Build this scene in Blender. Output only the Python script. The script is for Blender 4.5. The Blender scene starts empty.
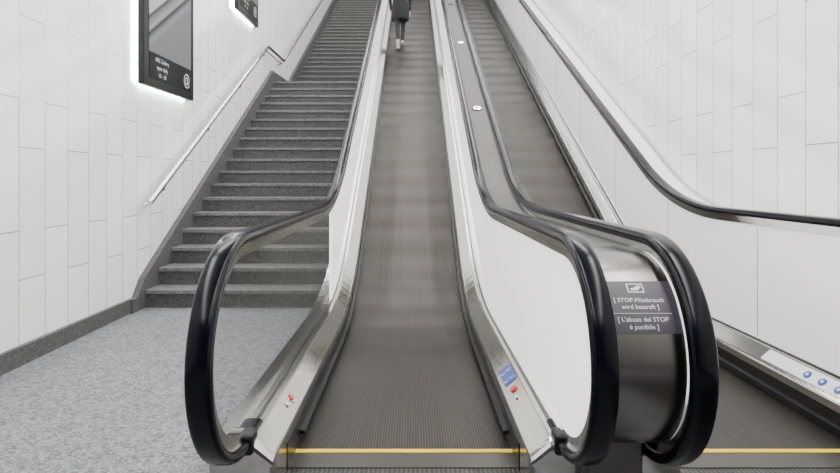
import bpy, math, bmesh
from mathutils import Vector
C=bpy.context; D=bpy.data
TAN=math.tan(math.radians(30)); 
RUN=15.0
# ------------------------------------------------------------------ materials
def new_mat(name):
    m=D.materials.new(name); m.use_nodes=True
    return m, m.node_tree.nodes, m.node_tree.links, m.node_tree.nodes['Principled BSDF']
def simple(name,col,rough=.5,metal=0,emit=0,coat=0,spec=.5):
    m,n,l,b=new_mat(name)
    b.inputs['Base Color'].default_value=(*col,1); b.inputs['Roughness'].default_value=rough
    b.inputs['Metallic'].default_value=metal
    b.inputs['Coat Weight'].default_value=coat; b.inputs['Coat Roughness'].default_value=.05
    b.inputs['Specular IOR Level'].default_value=spec
    if emit:
        b.inputs['Emission Color'].default_value=(*col,1); b.inputs['Emission Strength'].default_value=emit
    t=n.new('ShaderNodeTexCoord'); nz=n.new('ShaderNodeTexNoise'); nz.inputs['Scale'].default_value=40
    mr=n.new('ShaderNodeMapRange'); mr.inputs['To Min'].default_value=max(0,rough-.03); mr.inputs['To Max'].default_value=min(1,rough+.03)
    l.new(t.outputs['Object'],nz.inputs['Vector']); l.new(nz.outputs['Fac'],mr.inputs['Value']); l.new(mr.outputs[0],b.inputs['Roughness'])
    return m
def steel(name,col,rough,scale=(400,4,4),bump=.03,var=.12,rv=.05,metal=1):
    m,n,l,b=new_mat(name)
    b.inputs['Metallic'].default_value=metal; b.inputs['Roughness'].default_value=rough
    t=n.new('ShaderNodeTexCoord'); mp=n.new('ShaderNodeMapping'); mp.inputs['Scale'].default_value=scale
    nz=n.new('ShaderNodeTexNoise'); nz.inputs['Scale'].default_value=1; nz.inputs['Detail'].default_value=3
    l.new(t.outputs['Object'],mp.inputs['Vector']); l.new(mp.outputs[0],nz.inputs['Vector'])
    cr=n.new('ShaderNodeMix'); cr.data_type='RGBA'
    cr.inputs[6].default_value=(*[c*(1-var) for c in col],1); cr.inputs[7].default_value=(*[min(1,c*(1+var)) for c in col],1)
    l.new(nz.outputs['Fac'],cr.inputs[0]); l.new(cr.outputs[2],b.inputs['Base Color'])
    mr=n.new('ShaderNodeMapRange'); mr.inputs['To Min'].default_value=max(.02,rough-rv); mr.inputs['To Max'].default_value=rough+rv
    l.new(nz.outputs['Fac'],mr.inputs['Value']); l.new(mr.outputs[0],b.inputs['Roughness'])
    if bump:
        bp=n.new('ShaderNodeBump'); bp.inputs['Strength'].default_value=bump; bp.inputs['Distance'].default_value=.002
        l.new(nz.outputs['Fac'],bp.inputs['Height']); l.new(bp.outputs[0],b.inputs['Normal'])
    return m
def tile_mat(name,flip=1):
    m,n,l,b=new_mat(name)
    t=n.new('ShaderNodeTexCoord'); sp=n.new('ShaderNodeSeparateXYZ'); cb=n.new('ShaderNodeCombineXYZ')
    l.new(t.outputs['Object'],sp.inputs[0]); l.new(sp.outputs['Z'],cb.inputs['X']); l.new(sp.outputs['Y'],cb.inputs['Y'])
    br=n.new('ShaderNodeTexBrick'); br.offset=.37; br.offset_frequency=2; br.squash=1
    br.inputs['Scale'].default_value=1; br.inputs['Brick Width'].default_value=.9; br.inputs['Row Height'].default_value=.27
    br.inputs['Mortar Size'].default_value=.0036; br.inputs['Mortar Smooth'].default_value=.15; br.inputs['Bias'].default_value=0
    br.inputs['Color1'].default_value=(.90,.90,.895,1); br.inputs['Color2'].default_value=(.82,.825,.825,1); br.inputs['Mortar'].default_value=(.22,.225,.23,1)
    l.new(cb.outputs[0],br.inputs['Vector']); l.new(br.outputs['Color'],b.inputs['Base Color'])
    b.inputs['Roughness'].default_value=.07
    b.inputs['Specular IOR Level'].default_value=.7
    nz=n.new('ShaderNodeTexNoise'); nz.inputs['Scale'].default_value=1.1; l.new(t.outputs['Object'],nz.inputs['Vector'])
    mx=n.new('ShaderNodeMath'); mx.operation='SUBTRACT'; mx2=n.new('ShaderNodeMath'); mx2.operation='MULTIPLY'; mx2.inputs[1].default_value=.5
    l.new(br.outputs['Fac'],mx2.inputs[0]); l.new(nz.outputs['Fac'],mx.inputs[0]); l.new(mx2.outputs[0],mx.inputs[1])
    bp=n.new('ShaderNodeBump'); bp.inputs['Strength'].default_value=.25; bp.inputs['Distance'].default_value=.01
    l.new(mx.outputs[0],bp.inputs['Height']); l.new(bp.outputs[0],b.inputs['Normal'])
    return m
def granite(name,c1,c2,c3,rough,scale=170,spec=.5):
    m,n,l,b=new_mat(name); b.inputs['Specular IOR Level'].default_value=spec
    t=n.new('ShaderNodeTexCoord')
    nz=n.new('ShaderNodeTexNoise'); nz.inputs['Scale'].default_value=scale; nz.inputs['Detail'].default_value=2
    vo=n.new('ShaderNodeTexVoronoi'); vo.inputs['Scale'].default_value=scale*.55
    l.new(t.outputs['Object'],nz.inputs['Vector']); l.new(t.outputs['Object'],vo.inputs['Vector'])
    cr=n.new('ShaderNodeValToRGB'); e=cr.color_ramp.elements
    e[0].position=.36; e[0].color=(*c1,1); e[1].position=.64; e[1].color=(*c3,1); k=e.new(.5); k.color=(*c2,1)
    l.new(nz.outputs['Fac'],cr.inputs[0])
    mx=n.new('ShaderNodeMix'); mx.data_type='RGBA'; mx.inputs[0].default_value=.45
    bw=n.new('ShaderNodeSeparateColor'); l.new(vo.outputs['Color'],bw.inputs[0])
    cr2=n.new('ShaderNodeValToRGB'); cr2.color_ramp.elements[0].color=(*c1,1); cr2.color_ramp.elements[1].color=(*c3,1)
    l.new(bw.outputs[0],cr2.inputs[0]); l.new(cr.outputs[0],mx.inputs[6]); l.new(cr2.outputs[0],mx.inputs[7])
    l.new(mx.outputs[2],b.inputs['Base Color']); b.inputs['Roughness'].default_value=rough
    return m
def grooved(name,pitch,ca,cb_,rough,metal=.8,var=(.85,1.1),bump=.3):
    m,n,l,b=new_mat(name)
    t=n.new('ShaderNodeTexCoord'); w=n.new('ShaderNodeTexWave'); w.wave_type='BANDS'; w.bands_direction='X'
    w.inputs['Scale'].default_value=2*math.pi/20/pitch
    l.new(t.outputs['Object'],w.inputs['Vector'])
    mx=n.new('ShaderNodeMix'); mx.data_type='RGBA'; mx.inputs[6].default_value=(*ca,1); mx.inputs[7].default_value=(*cb_,1)
    l.new(w.outputs['Fac'],mx.inputs[0])
    mp=n.new('ShaderNodeMapping'); mp.inputs['Scale'].default_value=(55,.6,.6); nz=n.new('ShaderNodeTexNoise'); nz.inputs['Scale'].default_value=1
    l.new(t.outputs['Object'],mp.inputs[0]); l.new(mp.outputs[0],nz.inputs['Vector'])
    mr=n.new('ShaderNodeMapRange'); mr.inputs['From Min'].default_value=.3; mr.inputs['From Max'].default_value=.7; mr.inputs['To Min'].default_value=var[0]; mr.inputs['To Max'].default_value=var[1]
    l.new(nz.outputs['Fac'],mr.inputs['Value'])
    mu=n.new('ShaderNodeVectorMath'); mu.operation='SCALE'; l.new(mx.outputs[2],mu.inputs[0]); l.new(mr.outputs[0],mu.inputs['Scale'])
    l.new(mu.outputs[0],b.inputs['Base Color'])
    b.inputs['Metallic'].default_value=metal; b.inputs['Roughness'].default_value=rough
    b.inputs['Specular IOR Level'].default_value=.3
    bp=n.new('ShaderNodeBump'); bp.inputs['Strength'].default_value=bump; bp.inputs['Distance'].default_value=.003
    l.new(w.outputs['Fac'],bp.inputs['Height']); l.new(bp.outputs[0],b.inputs['Normal'])
    return m
def glass_mat():
    m=D.materials.new('clear_glass'); m.use_nodes=True; n=m.node_tree.nodes; l=m.node_tree.links; n.clear()
    o=n.new('ShaderNodeOutputMaterial'); mx=n.new('ShaderNodeMixShader'); tr=n.new('ShaderNodeBsdfTransparent'); gl=n.new('ShaderNodeBsdfGlossy')
    tr.inputs[0].default_value=(.86,.89,.88,1); gl.inputs['Roughness'].default_value=.01
    lw=n.new('ShaderNodeLayerWeight'); lw.inputs[0].default_value=.5
    p=n.new('ShaderNodeMath'); p.operation='POWER'; p.inputs[1].default_value=5; l.new(lw.outputs['Facing'],p.inputs[0])
    q=n.new('ShaderNodeMath'); q.operation='MULTIPLY_ADD'; q.inputs[1].default_value=.9; q.inputs[2].default_value=.04; l.new(p.outputs[0],q.inputs[0])
    l.new(q.outputs[0],mx.inputs[0]); l.new(tr.outputs[0],mx.inputs[1]); l.new(gl.outputs[0],mx.inputs[2]); l.new(mx.outputs[0],o.inputs[0])
    return m
M_tile=tile_mat('white_glazed_tile')
M_floor=granite('grey_granite_floor',(.035,.036,.040),(.125,.127,.138),(.31,.315,.335),.5,80,.3)
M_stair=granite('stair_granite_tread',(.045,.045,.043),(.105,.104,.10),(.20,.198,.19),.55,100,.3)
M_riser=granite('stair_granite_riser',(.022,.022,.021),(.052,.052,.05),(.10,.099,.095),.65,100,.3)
M_skirting=granite('skirting_granite',(.035,.035,.035),(.075,.075,.073),(.12,.12,.118),.5,110,.3)
M_steel=steel('brushed_steel',(.42,.405,.385),.15)
M_steeldeck=steel('brushed_steel_dark',(.10,.094,.086),.36,scale=(1.5,30,30),bump=0,var=.03,rv=.01)
M_wrap=steel('brushed_steel_casing',(.15,.14,.13),.24,scale=(1,12,12),bump=0,var=.03,rv=.01)
M_midd=steel('brushed_steel_mid_deck',(.10,.094,.088),.5,scale=(40,2,2),bump=0,var=.05,rv=.01,metal=.85)
M_steelpol=steel('polished_steel_trim',(.60,.60,.595),.10,(300,3,3),.01)
M_skirt=steel('skirt_steel',(.06,.056,.052),.3)
M_rubber=simple('black_handrail_rubber',(.0015,.0015,.004),.2,spec=.15)
M_black=simple('black_plastic',(.004,.004,.005),.4,spec=.25)
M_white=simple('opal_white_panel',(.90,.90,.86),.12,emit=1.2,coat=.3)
M_whitec=simple('white_enamel_cladding',(.86,.86,.84),.14,coat=.3)
M_glass=glass_mat()
M_step=grooved('grooved_step_metal',.013,(.020,.018,.016),(.078,.070,.062),.42)
M_plate=grooved('ribbed_landing_plate',.02,(.03,.028,.026),(.09,.086,.08),.38)
M_yellow=simple('yellow_paint',(.70,.47,.01),.5)
M_blue=simple('blue_sticker',(.006,.04,.26),.4)
M_red=simple('red_button',(.40,.012,.01),.35)
M_whitep=simple('white_print',(.55,.55,.57),.5)
M_sign=simple('mauve_sign_plate',(.045,.036,.050),.35,spec=.3)
M_lamp=simple('luminaire_diffuser',(1,.99,.975),.5,emit=36)
M_ceil=simple('ceiling_paint',(.30,.30,.31),.7)
M_hall=simple('hall_wall_paint',(.07,.07,.075),.6)
M_cloth=simple('black_cloth',(.003,.003,.004),.85)
M_skin=simple('skin',(.45,.32,.27),.5)
M_shoe=simple('pale_shoe',(.42,.41,.40),.5)
M_hair=simple('dark_hair',(.02,.013,.01),.5)

# ------------------------------------------------------------------ helpers
def mk(name,verts,faces,mat,parent=None,smooth=False,loc=(0,0,0)):
    me=D.meshes.new(name); me.from_pydata([tuple(v) for v in verts],[],faces)
    me.materials.append(mat); 
    bm=bmesh.new(); bm.from_mesh(me); bmesh.ops.recalc_face_normals(bm,faces=bm.faces); bm.to_mesh(me); bm.free()
    if smooth:
        for p in me.polygons: p.use_smooth=True
    o=D.objects.new(name,me); o.location=loc; C.collection.objects.link(o)
    if parent: o.parent=parent
    return o
def empty(name,loc=(0,0,0)):
    e=D.objects.new(name,None); e.location=loc; e.empty_display_size=.2; C.collection.objects.link(e); return e
def box(name,x0,x1,y0,y1,z0,z1,mat,parent=None,bev=0):
    v=[(x,y,z) for x in (x0,x1) for y in (y0,y1) for z in (z0,z1)]
    f=[(0,1,3,2),(4,6,7,5),(0,4,5,1),(2,3,7,6),(0,2,6,4),(1,5,7,3)]
    o=mk(name,v,f,mat,parent)
    if bev:
        b=o.modifiers.new('bevel','BEVEL'); b.width=bev; b.segments=3
    return o
def sweep(name,path,cs,mat,parent=None,closed=True,caps=True,smooth=False):
    V=[];F=[];N=len(path);K=len(cs)
    for i,(y,z) in enumerate(path):
        a=path[max(0,i-1)]; b=path[min(N-1,i+1)]
        ty,tz=b[0]-a[0],b[1]-a[1]; L=math.hypot(ty,tz); ty/=L; tz/=L
        for (x,n) in cs: V.append((x,y-tz*n,z+ty*n))
    kk=K if closed else K-1
    for i in range(N-1):
        for j in range(kk):
            j2=(j+1)%K
            F.append((i*K+j,i*K+j2,(i+1)*K+j2,(i+1)*K+j))
    if closed and caps:
        F.append(tuple(range(K))); F.append(tuple((N-1)*K+j for j in range(K)))
    o=mk(name,V,F,mat,parent)
    if smooth:
        me=o.data
        for p in me.polygons: p.use_smooth=len(p.vertices)==4
        me.set_sharp_from_angle(angle=math.radians(35))
    return o
def ramp(yk,base,R,y0,y1=None,yend=None,n=14):
    a=math.radians(30); T=R*math.tan(a/2); pts=[(y0,base)]
    if yk-T>y0+.01: pts.append((yk-T,base))
    for i in range(1,n+1):
        t=a*i/n; pts.append((yk-T+R*math.sin(t),base+R*(1-math.cos(t))))
    yt=yk+RUN; zt=base+RUN*TAN
    m=12
    ys,zs=pts[-1]; ye=yt-T*math.cos(a); ze=zt-T*math.sin(a)
    for i in range(1,m+1): pts.append((ys+(ye-ys)*i/m,zs+(ze-zs)*i/m))
    for i in range(1,n+1):
        t=a*(1-i/n); pts.append((yt+T-R*math.sin(t),zt-R*(1-math.cos(t))))
    pts.append((yend or yt+2.0,zt))
    return pts
def zat(path,y):
    for (a,b) in zip(path[:-1],path[1:]):
        if a[0]<=y<=b[0] and b[0]>a[0]: return a[1]+(b[1]-a[1])*(y-a[0])/(b[0]-a[0])
    return path[0][1] if y<path[0][0] else path[-1][1]

NY,NZ,NR=2.15,.63,.40
HK,HR=4.70,2.6
SK,SR=4.97,3.2
HB=NZ+NR
COMB=2.58
DY=2.21
YEND=SK+RUN+1.6
deck_path=ramp(SK-.02,0.0,SR-.2,DY,yend=YEND)
def hand_path():
    p=[(NY+.20,NZ-NR)]
    for i in range(0,33):
        t=-math.pi/2-math.pi*i/32
        p.append((NY+NR*math.cos(t),NZ+NR*math.sin(t)))
    r=ramp(HK,HB,HR,NY+.05,yend=YEND); p+=r
    zt=HB+RUN*TAN
    for i in range(1,33):
        t=math.pi/2-math.pi*i/32
        p.append((YEND+NR*math.cos(t),zt-NR+NR*math.sin(t)))
    return p
HP=hand_path()
flat_hp=ramp(HK,HB,HR,NY,yend=YEND)
def rail_cs(x):
    w,t=.042,.023; pts=[]
    for i in range(20):
        a=2*math.pi*i/20; c,s=math.cos(a),math.sin(a)
        pts.append((x+w*math.copysign(abs(c)**.6,c),t*math.copysign(abs(s)**.6,s)))
    return pts
def sheet(name,x,off,mat,parent,thick=.012,ymin=0,ymax=99,deckoff=.235):
    r=NR-off; ys=[]
    for i in range(18): ys.append(NY-r*math.cos(math.pi/2*i/18))
    for p in ramp(HK,HB,HR,NY,yend=YEND): ys.append(p[0])
    for p in deck_path: 
        if p[0]>NY: ys.append(p[0])
    ys+= [ymin,ymax,DY-.0002,DY+.0002]
    ys=sorted(set(round(v,4) for v in ys if max(ymin,NY-r)<=v<=min(ymax,YEND)))
    top=[];bot=[]
    for y in ys:
        if y<NY:
            h=math.sqrt(max(0,r*r-(y-NY)**2)); zt=NZ+h; zb=NZ-h
        else:
            zt=zat(flat_hp,y)-off*(1.0 if y<HK else 1.1547); zb=NZ-r
        if y>DY: zb=zat(deck_path,y)+deckoff*(1.0 if y<SK else 1.1)
        top.append((y,zt)); bot.append((y,zb))
    n=len(ys); V=[];F=[]
    if thick==0:
        for a,b in zip(bot,top): V+= [(x,*a),(x,*b)]
        for i in range(n-1): F.append((2*i,2*i+2,2*i+3,2*i+1))
    else:
        for a,b in zip(bot,top): V+=[(x-thick/2,*a),(x-thick/2,*b),(x+thick/2,*a),(x+thick/2,*b)]
        for i in range(n-1):
            k=4*i
            F+=[(k,k+4,k+5,k+1),(k+2,k+3,k+7,k+6),(k+1,k+5,k+7,k+3),(k,k+2,k+6,k+4)]
        F+=[(0,1,3,2),(4*n-4,4*n-2,4*n-1,4*n-3)]
    return mk(name,V,F,mat,parent)

def deck_cs(xt,s,outer):
    return [(xt,-.0),(xt,.160),(xt+s*.004,.170),(xt+s*.012,.176),(xt+s*.080,.236),(xt+s*.088,.240),(xt+s*.188,.240),(xt+s*outer,.225),(xt+s*outer,-.0)]
def deck(name,xt,s,outer,parent):
    cs=deck_cs(xt,s,outer)
    o=sweep(name,deck_path,cs,M_steel,parent,smooth=False)
    rows=((DY,1.0,0),(DY-.022,.975,.004),(DY-.034,.92,.012),(DY-.038,.85,.016))
    V=[];F=[];K=len(cs)
    for (y,f,ins) in rows:
        for (x,n) in cs:
            xx=x+s*ins if x==xt else x
            V.append((xx,y,n*f))
    for r in range(len(rows)-1):
        for j in range(K):
            j2=(j+1)%K; F.append((r*K+j,r*K+j2,(r+1)*K+j2,(r+1)*K+j))
    F.append(tuple((len(rows)-1)*K+j for j in range(K)))
    mk(name+'_nose',V,F,M_steel,parent)
    sk=[(xt-s*.003,-.002),(xt-s*.003,.125),(xt-s*.0005,.125),(xt-s*.0005,-.002)]
    sweep(name+'_skirt_panel',ramp(SK-.02,0,SR-.2,2.4,yend=YEND),sk,M_skirt,parent)
    br=[(xt-s*.028,.045),(xt-s*.028,.058),(xt-s*.003,.063),(xt-s*.003,.04)]
    sweep(name+'_skirt_brush',ramp(SK-.02,0,SR-.2,2.66,yend=YEND),br,M_black,parent)
    gx=xt+s*.118
    sweep(name+'_gasket',ramp(SK-.02,0,SR-.2,DY+.02,yend=YEND),[(gx-.006,.2395),(gx-.006,.246),(gx+.006,.246),(gx+.006,.2395)],M_skirt,parent)
    for i,y in enumerate((3.35,)):
        V=[on_deck(xt,s,0,y-.0015,.0012),on_deck(xt,s,1,y-.0015,.0012),on_deck(xt,s,1,y+.0015,.0012),on_deck(xt,s,0,y+.0015,.0012)]
        mk(name+'_joint_%d'%i,V,[(0,1,2,3)],M_black,parent)

def cladding(name,x0,x1,parent,mat):
    V=[];F=[];pts=deck_path
    for (y,z) in pts: V+=[(x0,y,z+.20),(x1,y,z+.20),(x0,y,max(0,z-1.7)),(x1,y,max(0,z-1.7))]
    for i in range(len(pts)-1):
        k=4*i; F+=[(k,k+1,k+5,k+4),(k,k+4,k+6,k+2),(k+1,k+3,k+7,k+5),(k+2,k+6,k+7,k+3)]
    n=len(pts); F+=[(0,2,3,1),(4*n-4,4*n-3,4*n-1,4*n-2)]
    return mk(name,V,F,mat,parent)

spath=ramp(SK,0.006,SR,COMB-1,n=24)
def steps(name,x0,x1,parent):
    prof=[]; y=COMB-.02; P=.4
    while y<SK+RUN+1.2:
        z=zat(spath,y)
        slope=(zat(spath,y+.05)-zat(spath,y-.05))/.1
        ph=((y-COMB)/P)%1.0
        rip=.5-.5*math.cos(2*math.pi*(ph**.8))
        prof.append((y,z+rip*slope*.032)); y+=.025
    V=[];F=[]
    for (a,b) in prof: V+=[(x0,a,b),(x1,a,b)]
    for i in range(len(prof)-1): F.append((2*i,2*i+1,2*i+3,2*i+2))
    return mk(name,V,F,M_step,parent,smooth=True)

def button(name,x,y,z,r,mat,parent,s=0):
    bm=bmesh.new(); bmesh.ops.create_cone(bm,cap_ends=True,segments=24,radius1=r,radius2=r*.85,depth=.012)
    me=D.meshes.new(name); bm.to_mesh(me); bm.free(); me.materials.append(mat)
    o=D.objects.new(name,me); C.collection.objects.link(o); o.location=(x,y,z); o.rotation_euler=(0,s,0); o.parent=parent
    return o
def text_mesh(name,txt,size,mat,parent,fn):
    cu=D.curves.new(name,'FONT'); cu.body=txt; cu.size=size; cu.align_x='CENTER'; cu.align_y='CENTER'; cu.resolution_u=3
    to=D.objects.new(name+'_tmp',cu); C.collection.objects.link(to); C.view_layer.update()
    dg=C.evaluated_depsgraph_get(); me=D.meshes.new_from_object(to.evaluated_get(dg)); D.objects.remove(to)
    me.name=name; me.materials.clear(); me.materials.append(mat)
    for v in me.vertices: v.co=Vector(fn(v.co.x,v.co.y))
    o=D.objects.new(name,me); C.collection.objects.link(o); o.parent=parent; return o

SA=math.atan2(.060,.068)
def on_deck(xt,s,u,y,lift=.003):
    return (xt+s*(.012+.068*u), y, .176+.060*u+lift)
def deck_quad(name,xt,s,u0,u1,y0,y1,mat,parent,lift=.003):
    V=[on_deck(xt,s,u0,y0,lift),on_deck(xt,s,u1,y0,lift),on_deck(xt,s,u1,y1,lift),on_deck(xt,s,u0,y1,lift)]
    return mk(name,V,[(0,1,2,3)],mat,parent)
def handrails(items,parent):
    for nm,x in items:
        sweep('handrail_'+nm,HP,rail_cs(x),M_rubber,parent,smooth=True)
        sweep('handrail_frame_'+nm,HP[1:],[(x-.022,-.068),(x+.022,-.068),(x+.026,-.022),(x-.026,-.022)],M_steelpol,parent,smooth=True)
        box('handrail_inlet_'+nm,x-.052,x+.052,DY-.055,DY+.03,.185,.268,M_black,parent,bev=.015)

# ------------------------------------------------------------------ escalator 1
XL,XR=-.54,.456
ESC=empty('escalator')
steps('steps',XL,XR,ESC)
H1=XL-.13; H2=XR+.144
deck('deck_left',XL,-1,.25,ESC); deck('deck_right',XR,1,.29,ESC)
cladding('cladding_left',XL-.25,XL-.20,ESC,M_steeldeck)
cladding('cladding_right',XR+.20,XR+.28,ESC,M_steeldeck)
handrails((('left',H1),('right',H2)),ESC)
GS=4.55
sheet('glass_balustrade_left',H1,.06,M_glass,ESC,thick=0,ymax=GS)
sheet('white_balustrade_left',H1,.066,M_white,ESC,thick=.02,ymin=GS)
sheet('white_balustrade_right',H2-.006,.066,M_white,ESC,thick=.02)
box('landing_plate',XL,XR,.4,COMB-.16,.0,.006,M_plate,ESC)
box('comb_plate',XL,XR,COMB-.16,COMB-.028,.0,.009,M_steeldeck,ESC)
box('yellow_comb_line',XL,XR,COMB-.03,COMB,.001,.012,M_yellow,ESC)
for s,xt in ((-1,XL),(1,XR)):
    box('yellow_edge',min(xt+s*.02,xt+s*.08),max(xt+s*.02,xt+s*.08),DY-.041,DY-.036,.05,.075,M_yellow,ESC)
p_=on_deck(XL,-1,.5,2.68,0); button('stop_button_collar',p_[0],p_[1],p_[2]-.002,.03,M_steelpol,ESC,SA)
button('stop_button',p_[0],p_[1],p_[2]+.003,.021,M_red,ESC,SA)
p_=on_deck(XL,-1,.5,2.60,0); button('key_switch',p_[0],p_[1],p_[2]+.002,.014,M_steelpol,ESC,SA)
deck_quad('pictogram_sticker',XR,1,.1,.95,2.88,3.10,M_blue,ESC)
for i,(u,y) in enumerate(((.32,2.93),(.75,2.93),(.32,3.04),(.75,3.04))):
    q=on_deck(XR,1,u,y,0); button('pictogram_%d'%i,q[0],q[1],q[2]-.0015,.016,M_whitep,ESC,-SA)
    button('pictogram_in_%d'%i,q[0],q[1],q[2]+.0005,.012,M_blue,ESC,-SA)
q=on_deck(XR,1,.5,2.79,0); button('stop_button_r',q[0],q[1],q[2]+.003,.022,M_red,ESC,-SA)
q=on_deck(XR,1,.5,2.69,0); button('key_switch_r',q[0],q[1],q[2]+.002,.014,M_steelpol,ESC,-SA)

# ------------------------------------------------------------------ escalator 2
X2L,X2R=1.05,2.06
ESC2=empty('escalator.001')
steps('steps',X2L,X2R,ESC2)
H3=X2L-.14; H4=X2R+.14
WR=2.46
deck('deck_left',X2L,-1,.27,ESC2); deck('deck_right',X2R,1,.39,ESC2)
cladding('cladding_left',X2L-.27,X2L-.2,ESC2,M_steeldeck)
handrails((('left',H3),('right',H4)),ESC2)
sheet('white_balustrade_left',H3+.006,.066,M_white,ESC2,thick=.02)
sheet('white_balustrade_right',H4-.006,.066,M_whitec,ESC2,thick=.02)
for i in range(1,14):
    y=2.3+i*1.25
    zb=zat(deck_path,y)+.26; zt=zat(flat_hp,y)-.08
    box('panel_seam_r_%d'%i,H4-.0175,H4-.0160,y-.0015,y+.0015,zb,zt,M_skirt,ESC2)
box('landing_plate',X2L,X2R,.4,COMB-.16,.0,.006,M_plate,ESC2)
box('comb_plate',X2L,X2R,COMB-.16,COMB-.028,.0,.009,M_steeldeck,ESC2)
box('yellow_comb_line',X2L,X2R,COMB-.03,COMB,.001,.012,M_yellow,ESC2)
sweep('wall_side_ledge',flat_hp,[(H4+.026,-.07),(H4+.026,-.05),(WR-.004,-.05),(WR-.004,-.07)],M_whitec,ESC2)
sweep('wall_side_ledge_trim',flat_hp,[(WR-.03,-.05),(WR-.03,-.035),(WR-.004,-.035),(WR-.004,-.05)],M_steelpol,ESC2)
deck_quad('pictogram_sticker',X2R,1,.1,.95,2.60,3.35,M_whitep,ESC2)
for i in range(4):
    y=2.66+.11*i
    q=on_deck(X2R,1,.52,y,0); button('pictogram_%d'%i,q[0],q[1],q[2]+.001,.026,M_blue,ESC2,-SA)
    button('pictogram_in_%d'%i,q[0],q[1],q[2]+.003,.010,M_whitep,ESC2,-SA)

# ------------------------------------------------------------------ steel casing between both escalators
CAS=ESC
ri=NR-.05
arc=[(NY+.12,NZ-ri)]
for i in range(0,33):
    t=-math.pi/2-math.pi*i/32; arc.append((NY+ri*math.cos(t),NZ+ri*math.sin(t)))
WC=[(H2+.028,-.004),(H2+.028,0),(H3-.028,0),(H3-.028,-.004)]
sweep('steel_wrap',arc+[(NY+.15,HB-.05)],WC,M_wrap,CAS,smooth=True)
sweep('steel_mid_deck',[(y,z) for (y,z) in ramp(HK,HB-.05,HR,NY+.152,yend=YEND)],WC,M_midd,CAS,smooth=True)
box('casing_base',H2+.05,H3-.05,NY-.06,NY+.3,0,NZ-ri+.02,M_steeldeck,CAS,bev=.01)
dkp=ramp(HK,HB-.05,HR,NY,yend=YEND)
for i in range(7):
    y=6.6+i*2.3
    if y>18: break
    z=zat(dkp,y)
    for nm,r,h,mt in (('oval_cap',.060,.010,M_black),('oval_cap_in',.046,.014,M_steelpol),('oval_cap_slot',.026,.018,M_black)):
        bm=bmesh.new(); bmesh.ops.create_cone(bm,cap_ends=True,segments=32,radius1=r,radius2=r*.95,depth=h)
        me=D.meshes.new(nm); bm.to_mesh(me); bm.free(); me.materials.append(mt)
        o=D.objects.new('%s_%d'%(nm,i),me); C.collection.objects.link(o); o.parent=CAS; o.location=((H2+H3)/2,y,z+.004); o.rotation_euler=(math.radians(30),0,0); o.scale=(1,1.1,1)
for i in range(9):
    y=5.6+i*1.8; z=zat(dkp,y)
    V=[(H2+.03,y-.003,z+.002-.003*TAN),(H3-.03,y-.003,z+.002-.003*TAN),(H3-.03,y+.003,z+.002+.003*TAN),(H2+.03,y+.003,z+.002+.003*TAN)]
    mk('deck_joint_%d'%i,V,[(0,1,2,3)],M_black,CAS)
sx0,sx1=H2+.03,H3-.03; scx=(sx0+sx1)/2
def onarc(x,v,lift=.003):
    t=math.radians(180)-v/ri
    return (scx+x, NY+(ri+lift)*math.cos(t), NZ+(ri+lift)*math.sin(t))
V=[];F=[];a0,a1=.125,.312
for i in range(13):
    v=a0+(a1-a0)*i/12; V+=[onarc(-(sx1-sx0)/2+.002,v),onarc((sx1-sx0)/2-.002,v)]
for i in range(12): F.append((2*i,2*i+1,2*i+3,2*i+2))
SG=empty('warning_sign')
mk('sign_plate',V,F,M_sign,SG,smooth=True)
for k,(txt,v,sz) in enumerate((("[ STOP-Missbrauch",.236,.0215),("wird bestraft ]",.212,.0215),("[ L'abuso del STOP",.170,.0215),("\u00e8 punibile ]",.146,.0215))):
    text_mesh('sign_text_%d'%k,txt,sz,M_whitep,SG,lambda x,y,v=v:onarc(x,v+y,.0045))
mk('pictogram_frame',[onarc(a,b,.0045) for a,b in [(-.028,.264),(.028,.264),(.028,.300),(-.028,.300)]],[(0,1,2,3)],M_whitep,SG)
mk('pictogram_inner',[onarc(a,b,.0055) for a,b in [(-.024,.268),(.024,.268),(.024,.296),(-.024,.296)]],[(0,1,2,3)],M_sign,SG)
mk('pictogram_hand',[onarc(a,b,.0065) for a,b in [(-.018,.272),(.006,.272),(.02,.286),(.012,.292),(-.01,.28),(-.018,.28)]],[(0,1,2,3,4,5)],M_whitep,SG)
mk('sign_rule',[onarc(a,b,.0045) for a,b in [(-.1,.190),(.1,.190),(.1,.1912),(-.1,.1912)]],[(0,1,2,3)],M_whitep,SG)

# ------------------------------------------------------------------ room shell
WL=-2.66; YB=-5.0; YF=26; ZT=RUN*TAN
def zc(y): return 3.7 if y<3.2 else min(3.7+(y-3.2)*TAN, 3.7+ZT)
ycs=[YB,3.2,3.2+RUN,YF]
def sidewall(name,x0,x1):
    V=[];F=[]
    for y in ycs: V+=[(x0,y,0),(x1,y,0),(x0,y,zc(y)),(x1,y,zc(y))]
    for i in range(3):
        k=4*i; F+=[(k,k+4,k+6,k+2),(k+1,k+3,k+7,k+5),(k+2,k+6,k+7,k+3),(k,k+1,k+5,k+4)]
    F+=[(0,2,3,1),(12,13,15,14)]
    return mk(name,V,F,M_tile)
sidewall('wall_left',WL-.2,WL); sidewall('wall_right',WR,WR+.2)
box('wall_back',WL-.2,WR+.2,YB-.2,YB,0,3.7,M_hall)
box('wall_front',WL-.2,WR+.2,YF,YF+.2,0,zc(YF),M_tile)
V=[];F=[]
for y in ycs: V+=[(WL-.2,y,zc(y)),(WR+.2,y,zc(y)),(WL-.2,y,zc(y)+.2),(WR+.2,y,zc(y)+.2)]
for i in range(3):
    k=4*i; F+=[(k,k+4,k+5,k+1),(k+2,k+3,k+7,k+6)]
mk('ceiling',V,F,M_ceil)
box('floor',WL-.2,WR+.2,YB,YF,-.2,0,M_floor)
box('floor_upper',WL,WR,YEND+.3,YF,ZT-.3,ZT-.002,M_floor)
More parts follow.
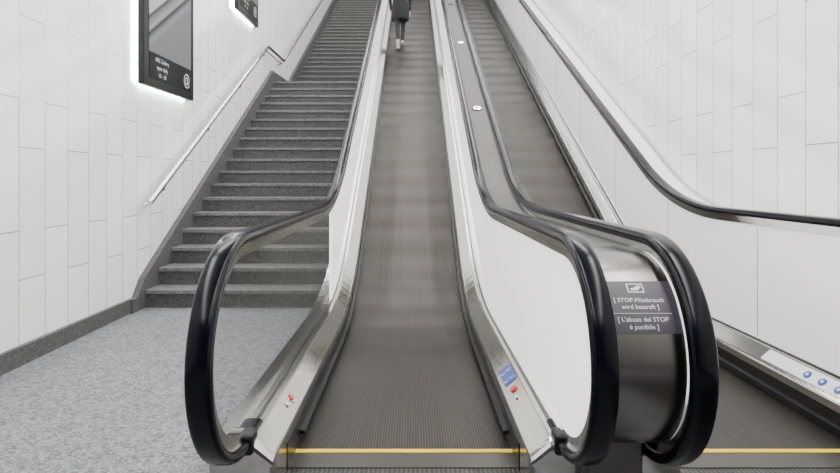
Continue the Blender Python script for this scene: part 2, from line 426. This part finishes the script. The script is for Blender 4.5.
box('baseboard_left',WL,WL+.035,YB,5.2,0,.13,M_skirting)
box('baseboard_right',WR-.03,WR,YB,2.1,0,.13,M_skirting)

# ------------------------------------------------------------------ stone stairs
ST=empty('stone_staircase')
SX0,SX1=WL+.06,XL-.252
SY0=5.43; RI=.17; TR=RI/TAN; NST=18; LAND=1.35
def stair_nose(k):
    y=SY0+TR*k+(LAND if k>=NST else 0); return y,RI*(k+1)
NTOT=46
Vr=[];Fr=[];Vt=[];Ft=[]
def addbox(V,F,x0,x1,y0,y1,z0,z1):
    b=len(V); V+=[(x,y,z) for x in (x0,x1) for y in (y0,y1) for z in (z0,z1)]
    F+=[tuple(b+i for i in f) for f in ((0,1,3,2),(4,6,7,5),(0,4,5,1),(2,3,7,6),(0,2,6,4),(1,5,7,3))]
for k in range(NTOT):
    y,z=stair_nose(k); y2,_=stair_nose(k+1)
    addbox(Vr,Fr,SX0,SX1,y+.018,y2+.02,z-RI,z-.035)
    addbox(Vt,Ft,SX0,SX1,y,y2+.018,z-.035,z)
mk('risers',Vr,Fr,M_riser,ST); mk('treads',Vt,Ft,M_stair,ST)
off=.20
yA,zA=stair_nose(0); yB,zB=stair_nose(NST-1); yC,zC=stair_nose(NST); yD,zD=stair_nose(NTOT-1)
line=[(5.2,.13),(yA-.14,.13),(yA,zA+off-.08),(yB,zB+off),(yB+.2,zB+off),(yC-.15,zC-RI+off+.02),(yC,zC+off),(yD,zD+off)]
V=[];F=[]
for (y,z) in line: V+=[(WL,y,0),(WL,y,z),(WL+.06,y,0),(WL+.06,y,z)]
for i in range(len(line)-1):
    k=4*i; F+=[(k,k+4,k+5,k+1),(k+2,k+3,k+7,k+6),(k+1,k+5,k+7,k+3),(k,k+2,k+6,k+4)]
F+=[(0,1,3,2),(4*len(line)-4,4*len(line)-2,4*len(line)-1,4*len(line)-3)]
mk('wall_stringer',V,F,M_skirting,ST)

# wall handrail
WH=empty('wall_handrail')
def tube(name,pts,r,mat,parent):
    cu=D.curves.new(name,'CURVE'); cu.dimensions='3D'; cu.bevel_depth=r; cu.bevel_resolution=5; cu.use_fill_caps=True
    s=cu.splines.new('POLY'); s.points.add(len(pts)-1)
    for i,p in enumerate(pts): s.points[i].co=(*p,1)
    cu.materials.append(mat); o=D.objects.new(name,cu); C.collection.objects.link(o); o.parent=parent; return o
hx=WL+.12
def rz(y):
    if y<5.40: return 1.02
    if y<9.8: return 1.02+(y-5.40)*TAN
    zz=1.02+4.4*TAN
    if y<11.0: return zz
    return zz+(y-11.0)*TAN
ysr=(5.40,5.42,7,9,9.8,9.85,11.0,11.05,14,18)
tube('rail',[(hx,y,rz(y)) for y in ysr],.028,M_steelpol,WH)
tube('lower_flange',[(WL+.06,y,rz(y)-.05) for y in ysr[1:]],.014,M_steelpol,WH)
for i,y in enumerate((5.75,7.0,8.3,9.6,10.9,12.5,14,15.5)):
    tube('bracket_%d'%i,[(WL+.005,y,rz(y)-.10),(hx-.02,y,rz(y)-.085),(hx,y,rz(y)-.01)],.011,M_steelpol,WH)

# ------------------------------------------------------------------ poster light boxes
def poster_mat():
    m,n,l,b=new_mat('poster_print')
    t=n.new('ShaderNodeTexCoord'); sp=n.new('ShaderNodeSeparateXYZ'); l.new(t.outputs['Generated'],sp.inputs[0])
    cb=n.new('ShaderNodeMath'); cb.operation='MULTIPLY_ADD'; cb.inputs[1].default_value=-.45
    l.new(sp.outputs['Y'],cb.inputs[0]); l.new(sp.outputs['Z'],cb.inputs[2])
    cr=n.new('ShaderNodeValToRGB'); e=cr.color_ramp.elements
    e[0].position=0; e[0].color=(.10,.10,.105,1); e[1].position=.9; e[1].color=(.08,.09,.10,1)
    for p,c in ((.06,(.13,.135,.14)),(.11,(.012,.012,.013)),(.135,(.17,.18,.19)),(.20,(.08,.083,.087)),(.22,(.012,.012,.013)),(.24,(.25,.26,.28)),(.6,(.12,.13,.14))):
        k=e.new(p); k.color=(*c,1)
    l.new(cb.outputs[0],cr.inputs[0]); l.new(cr.outputs[0],b.inputs['Base Color']); l.new(cr.outputs[0],b.inputs['Emission Color'])
    b.inputs['Emission Strength'].default_value=.5; b.inputs['Roughness'].default_value=.5; b.inputs['Specular IOR Level'].default_value=.1
    return m
M_poster=poster_mat(); M_glow=simple('backlight_strip',(.95,.97,1),.5,emit=75)
M_cap=simple('poster_caption',(.010,.011,.013),.5,spec=.1)
def poster(y0,y1,z0,h):
    P=empty('poster_lightbox'); x0,x1=WL+.035,WL+.10
    box('housing',x0,x1,y0,y1,z0,z0+h,M_black,P,bev=.008)
    box('print',x1,x1+.004,y0+.10,y1-.10,z0+.34,z0+h-.10,M_poster,P)
    box('caption',x1,x1+.003,y0+.10,y1-.10,z0+.08,z0+.33,M_cap,P)
    for k in range(3):
        text_mesh('caption_text_%d'%k,('ABC Gallery','open daily','10 - 18')[k],.06,M_whitep,P,
            lambda x,y,k=k:(x1+.005,y0+.38+x,z0+.28-k*.075+y))
    text_mesh('emblem','@',.17,M_whitep,P,lambda x,y:(x1+.006,y1-.22+x,z0+.20+y))
    box('backlight',WL+.005,WL+.034,y0+.04,y1-.04,z0+.01,z0+.03,M_glow,P)
    box('backlight_side',WL+.005,WL+.034,y0+.01,y0+.02,z0+.03,z0+h-.05,M_glow,P)
    box('wall_mount',WL,x0,y0+.3,y1-.3,z0+.3,z0+h-.3,M_black,P)
poster(5.33,6.54,2.16,1.95)
poster(8.2,9.28,3.75,1.85)

# ------------------------------------------------------------------ luminaires
def slopelamp(x,w,y0,y1):
    L=empty('linear_luminaire')
    z=lambda y: zc(y)-.09
    V=[];F=[]
    for y in (y0,y1): V+=[(x-w/2,y,z(y)),(x+w/2,y,z(y)),(x-w/2,y,z(y)+.03),(x+w/2,y,z(y)+.03)]
    mk('diffuser',V,[(0,1,5,4),(0,4,6,2),(1,3,7,5),(0,2,3,1),(4,5,7,6)],M_lamp,L)
    V=[];F=[]
    for y in (y0-.01,y1+.01): V+=[(x-w/2-.03,y,z(y)+.03),(x+w/2+.03,y,z(y)+.03),(x-w/2-.03,y,z(y)+.075),(x+w/2+.03,y,z(y)+.075)]
    mk('housing',V,[(0,4,5,1),(2,3,7,6),(0,2,6,4),(1,5,7,3),(0,1,3,2),(4,6,7,5)],M_ceil,L)
for x in (-1.9,0,1.7): slopelamp(x,.22,3.4,17.8)
for x in (-1.9,0,1.7): slopelamp(x,.22,-2.0,2.9)

# ------------------------------------------------------------------ person
def skin_obj(name,verts,edges,mat,parent,sub=2):
    me=D.meshes.new(name); me.from_pydata([v[:3] for v in verts],edges,[]); me.materials.append(mat)
    o=D.objects.new(name,me); C.collection.objects.link(o); o.parent=parent
    md=o.modifiers.new('skin','SKIN'); md.use_smooth_shade=True
    sv=me.skin_vertices[0].data
    for i,v in enumerate(verts):
        sv[i].radius=(v[3],v[4] if len(v)>4 else v[3]); sv[i].use_root=(i==0)
    s=o.modifiers.new('sub','SUBSURF'); s.levels=sub; s.render_levels=sub
    return o
py=11.78; pz=zat(spath,py)+.012
PE=empty('person',(-.27,py,pz))
bv=[(0,0,.93,.135,.11),(0,0,1.08,.125,.10),(0,0,1.27,.15,.11),(0,-.005,1.39,.12,.09),(0,.01,1.47,.052),(0,.02,1.535,.06),(0,.035,1.60,.078,.09),(0,.03,1.665,.07,.082),
 (-.165,0,1.385,.055),(-.215,-.04,1.13,.045),(-.20,.06,.90,.03),(-.20,.085,.85,.022,.036),
 (.165,0,1.385,.055),(.215,-.03,1.13,.045),(.21,.06,.90,.03),(.21,.085,.85,.022,.036),
 (-.08,0,.86,.085),(-.06,.03,.48,.055),(-.045,-.03,.09,.034),(-.045,.06,.05,.03),
 (.08,.02,.86,.085),(.06,.22,.62,.055),(.045,.17,.25,.036),(.045,.27,.19,.03)]
be=[(0,1),(1,2),(2,3),(3,4),(4,5),(5,6),(6,7),(3,8),(8,9),(9,10),(10,11),(3,12),(12,13),(13,14),(14,15),(0,16),(16,17),(17,18),(18,19),(0,20),(20,21),(21,22),(22,23)]
mb,n,l,b=new_mat('clothed_body')
t=n.new('ShaderNodeTexCoord'); spz=n.new('ShaderNodeSeparateXYZ'); l.new(t.outputs['Object'],spz.inputs[0])
gt=n.new('ShaderNodeMath'); gt.operation='GREATER_THAN'; gt.inputs[1].default_value=1.50; l.new(spz.outputs['Z'],gt.inputs[0])
lt=n.new('ShaderNodeMath'); lt.operation='LESS_THAN'; lt.inputs[1].default_value=.22; l.new(spz.outputs['Z'],lt.inputs[0])
ad=n.new('ShaderNodeMath'); ad.operation='MAXIMUM'; l.new(gt.outputs[0],ad.inputs[0]); l.new(lt.outputs[0],ad.inputs[1])
mx=n.new('ShaderNodeMix'); mx.data_type='RGBA'; mx.inputs[6].default_value=(.005,.005,.006,1); mx.inputs[7].default_value=(.45,.32,.27,1)
l.new(ad.outputs[0],mx.inputs[0]); l.new(mx.outputs[2],b.inputs['Base Color']); b.inputs['Roughness'].default_value=.7
skin_obj('body',bv,be,mb,PE)
V=[];F=[];K=28
rows=[(1.12,.135,.115,0),(1.0,.16,.14,0),(.88,.185,.16,.01),(.76,.19,.17,.03),(.64,.185,.18,.05),(.63,.175,.17,.05)]
for (z,a,bb,yo) in rows:
    for i in range(K):
        t_=2*math.pi*i/K; f=1+.035*math.sin(6*t_)*(1.1-z)
        V.append((a*f*math.cos(t_),yo+bb*f*math.sin(t_),z+.01*math.sin(3*t_)))
for r in range(len(rows)-1):
    for i in range(K):
        F.append((r*K+i,r*K+(i+1)%K,(r+1)*K+(i+1)%K,(r+1)*K+i))
mk('coat_skirt',V,F,M_cloth,PE,smooth=True)
def shoe(nm,x,y,z,pitch):
    o=skin_obj(nm,[(0,-.05,.045,.040,.042),(0,.02,.045,.038,.04),(0,.10,.03,.042,.03),(0,.16,.024,.035,.022)],[(0,1),(1,2),(2,3)],M_shoe,PE)
    o.location=(x,y,z); o.rotation_euler=(pitch,0,0)
shoe('shoe_left',-.045,-.03,.0,math.radians(10)); shoe('shoe_right',.045,.17,.165,math.radians(5))
def ell(nm,x,y,z,a,b_,c_,mat):
    bm=bmesh.new(); bmesh.ops.create_uvsphere(bm,u_segments=24,v_segments=16,radius=1)
    for v in bm.verts: v.co=Vector((v.co.x*a,v.co.y*b_,v.co.z*c_))
    me=D.meshes.new(nm); bm.to_mesh(me); bm.free(); me.materials.append(mat)
    for p in me.polygons: p.use_smooth=True
    o=D.objects.new(nm,me); o.location=(x,y,z); C.collection.objects.link(o); o.parent=PE
ell('hair',0,.005,1.655,.088,.10,.10,M_hair); ell('hair_back',0,-.045,1.58,.07,.045,.09,M_hair)
ell('nose',0,.13,1.605,.012,.018,.02,M_skin)
for s in (-1,1):
    ell('ear',s*.083,.03,1.61,.012,.02,.03,M_skin); ell('eye',s*.03,.117,1.635,.012,.008,.008,M_whitep); ell('pupil',s*.03,.124,1.635,.005,.004,.005,M_black)
ell('mouth',0,.118,1.565,.022,.008,.006,M_red)
for s,wx in ((-1,-.20),(1,.21)):
    hv=[(wx,.085,.85,.012,.034),(wx,.10,.80,.012,.036)]; he=[(0,1)]
    for i,(dy,L) in enumerate(((.03,.065),(.01,.075),(-.01,.07),(-.03,.055))):
        fv=[(wx,.10+dy,.80,.0085),(wx-s*.006,.10+dy,.80-L*.5,.008),(wx-s*.022,.10+dy,.80-L,.007)]
        skin_obj('finger_%d'%i,fv,[(0,1),(1,2)],M_skin,PE,1)
    skin_obj('thumb',[(wx,.105,.845,.010),(wx-s*.012,.145,.82,.009),(wx-s*.018,.15,.79,.008)],[(0,1),(1,2)],M_skin,PE,1)
    skin_obj('palm',hv,he,M_skin,PE,1)

# ------------------------------------------------------------------ world & camera
w=D.worlds.new('world'); C.scene.world=w; w.use_nodes=True
w.node_tree.nodes['Background'].inputs[0].default_value=(.9,.95,1,1); w.node_tree.nodes['Background'].inputs[1].default_value=.3
cam=D.cameras.new('camera'); co=D.objects.new('camera',cam); C.collection.objects.link(co)
co.location=(0,0,1.26); co.rotation_euler=(math.radians(90),0,0)
cam.sensor_width=36; cam.lens=24; cam.shift_x=7/840; cam.shift_y=-58.5/840; cam.clip_start=.05
C.scene.camera=co
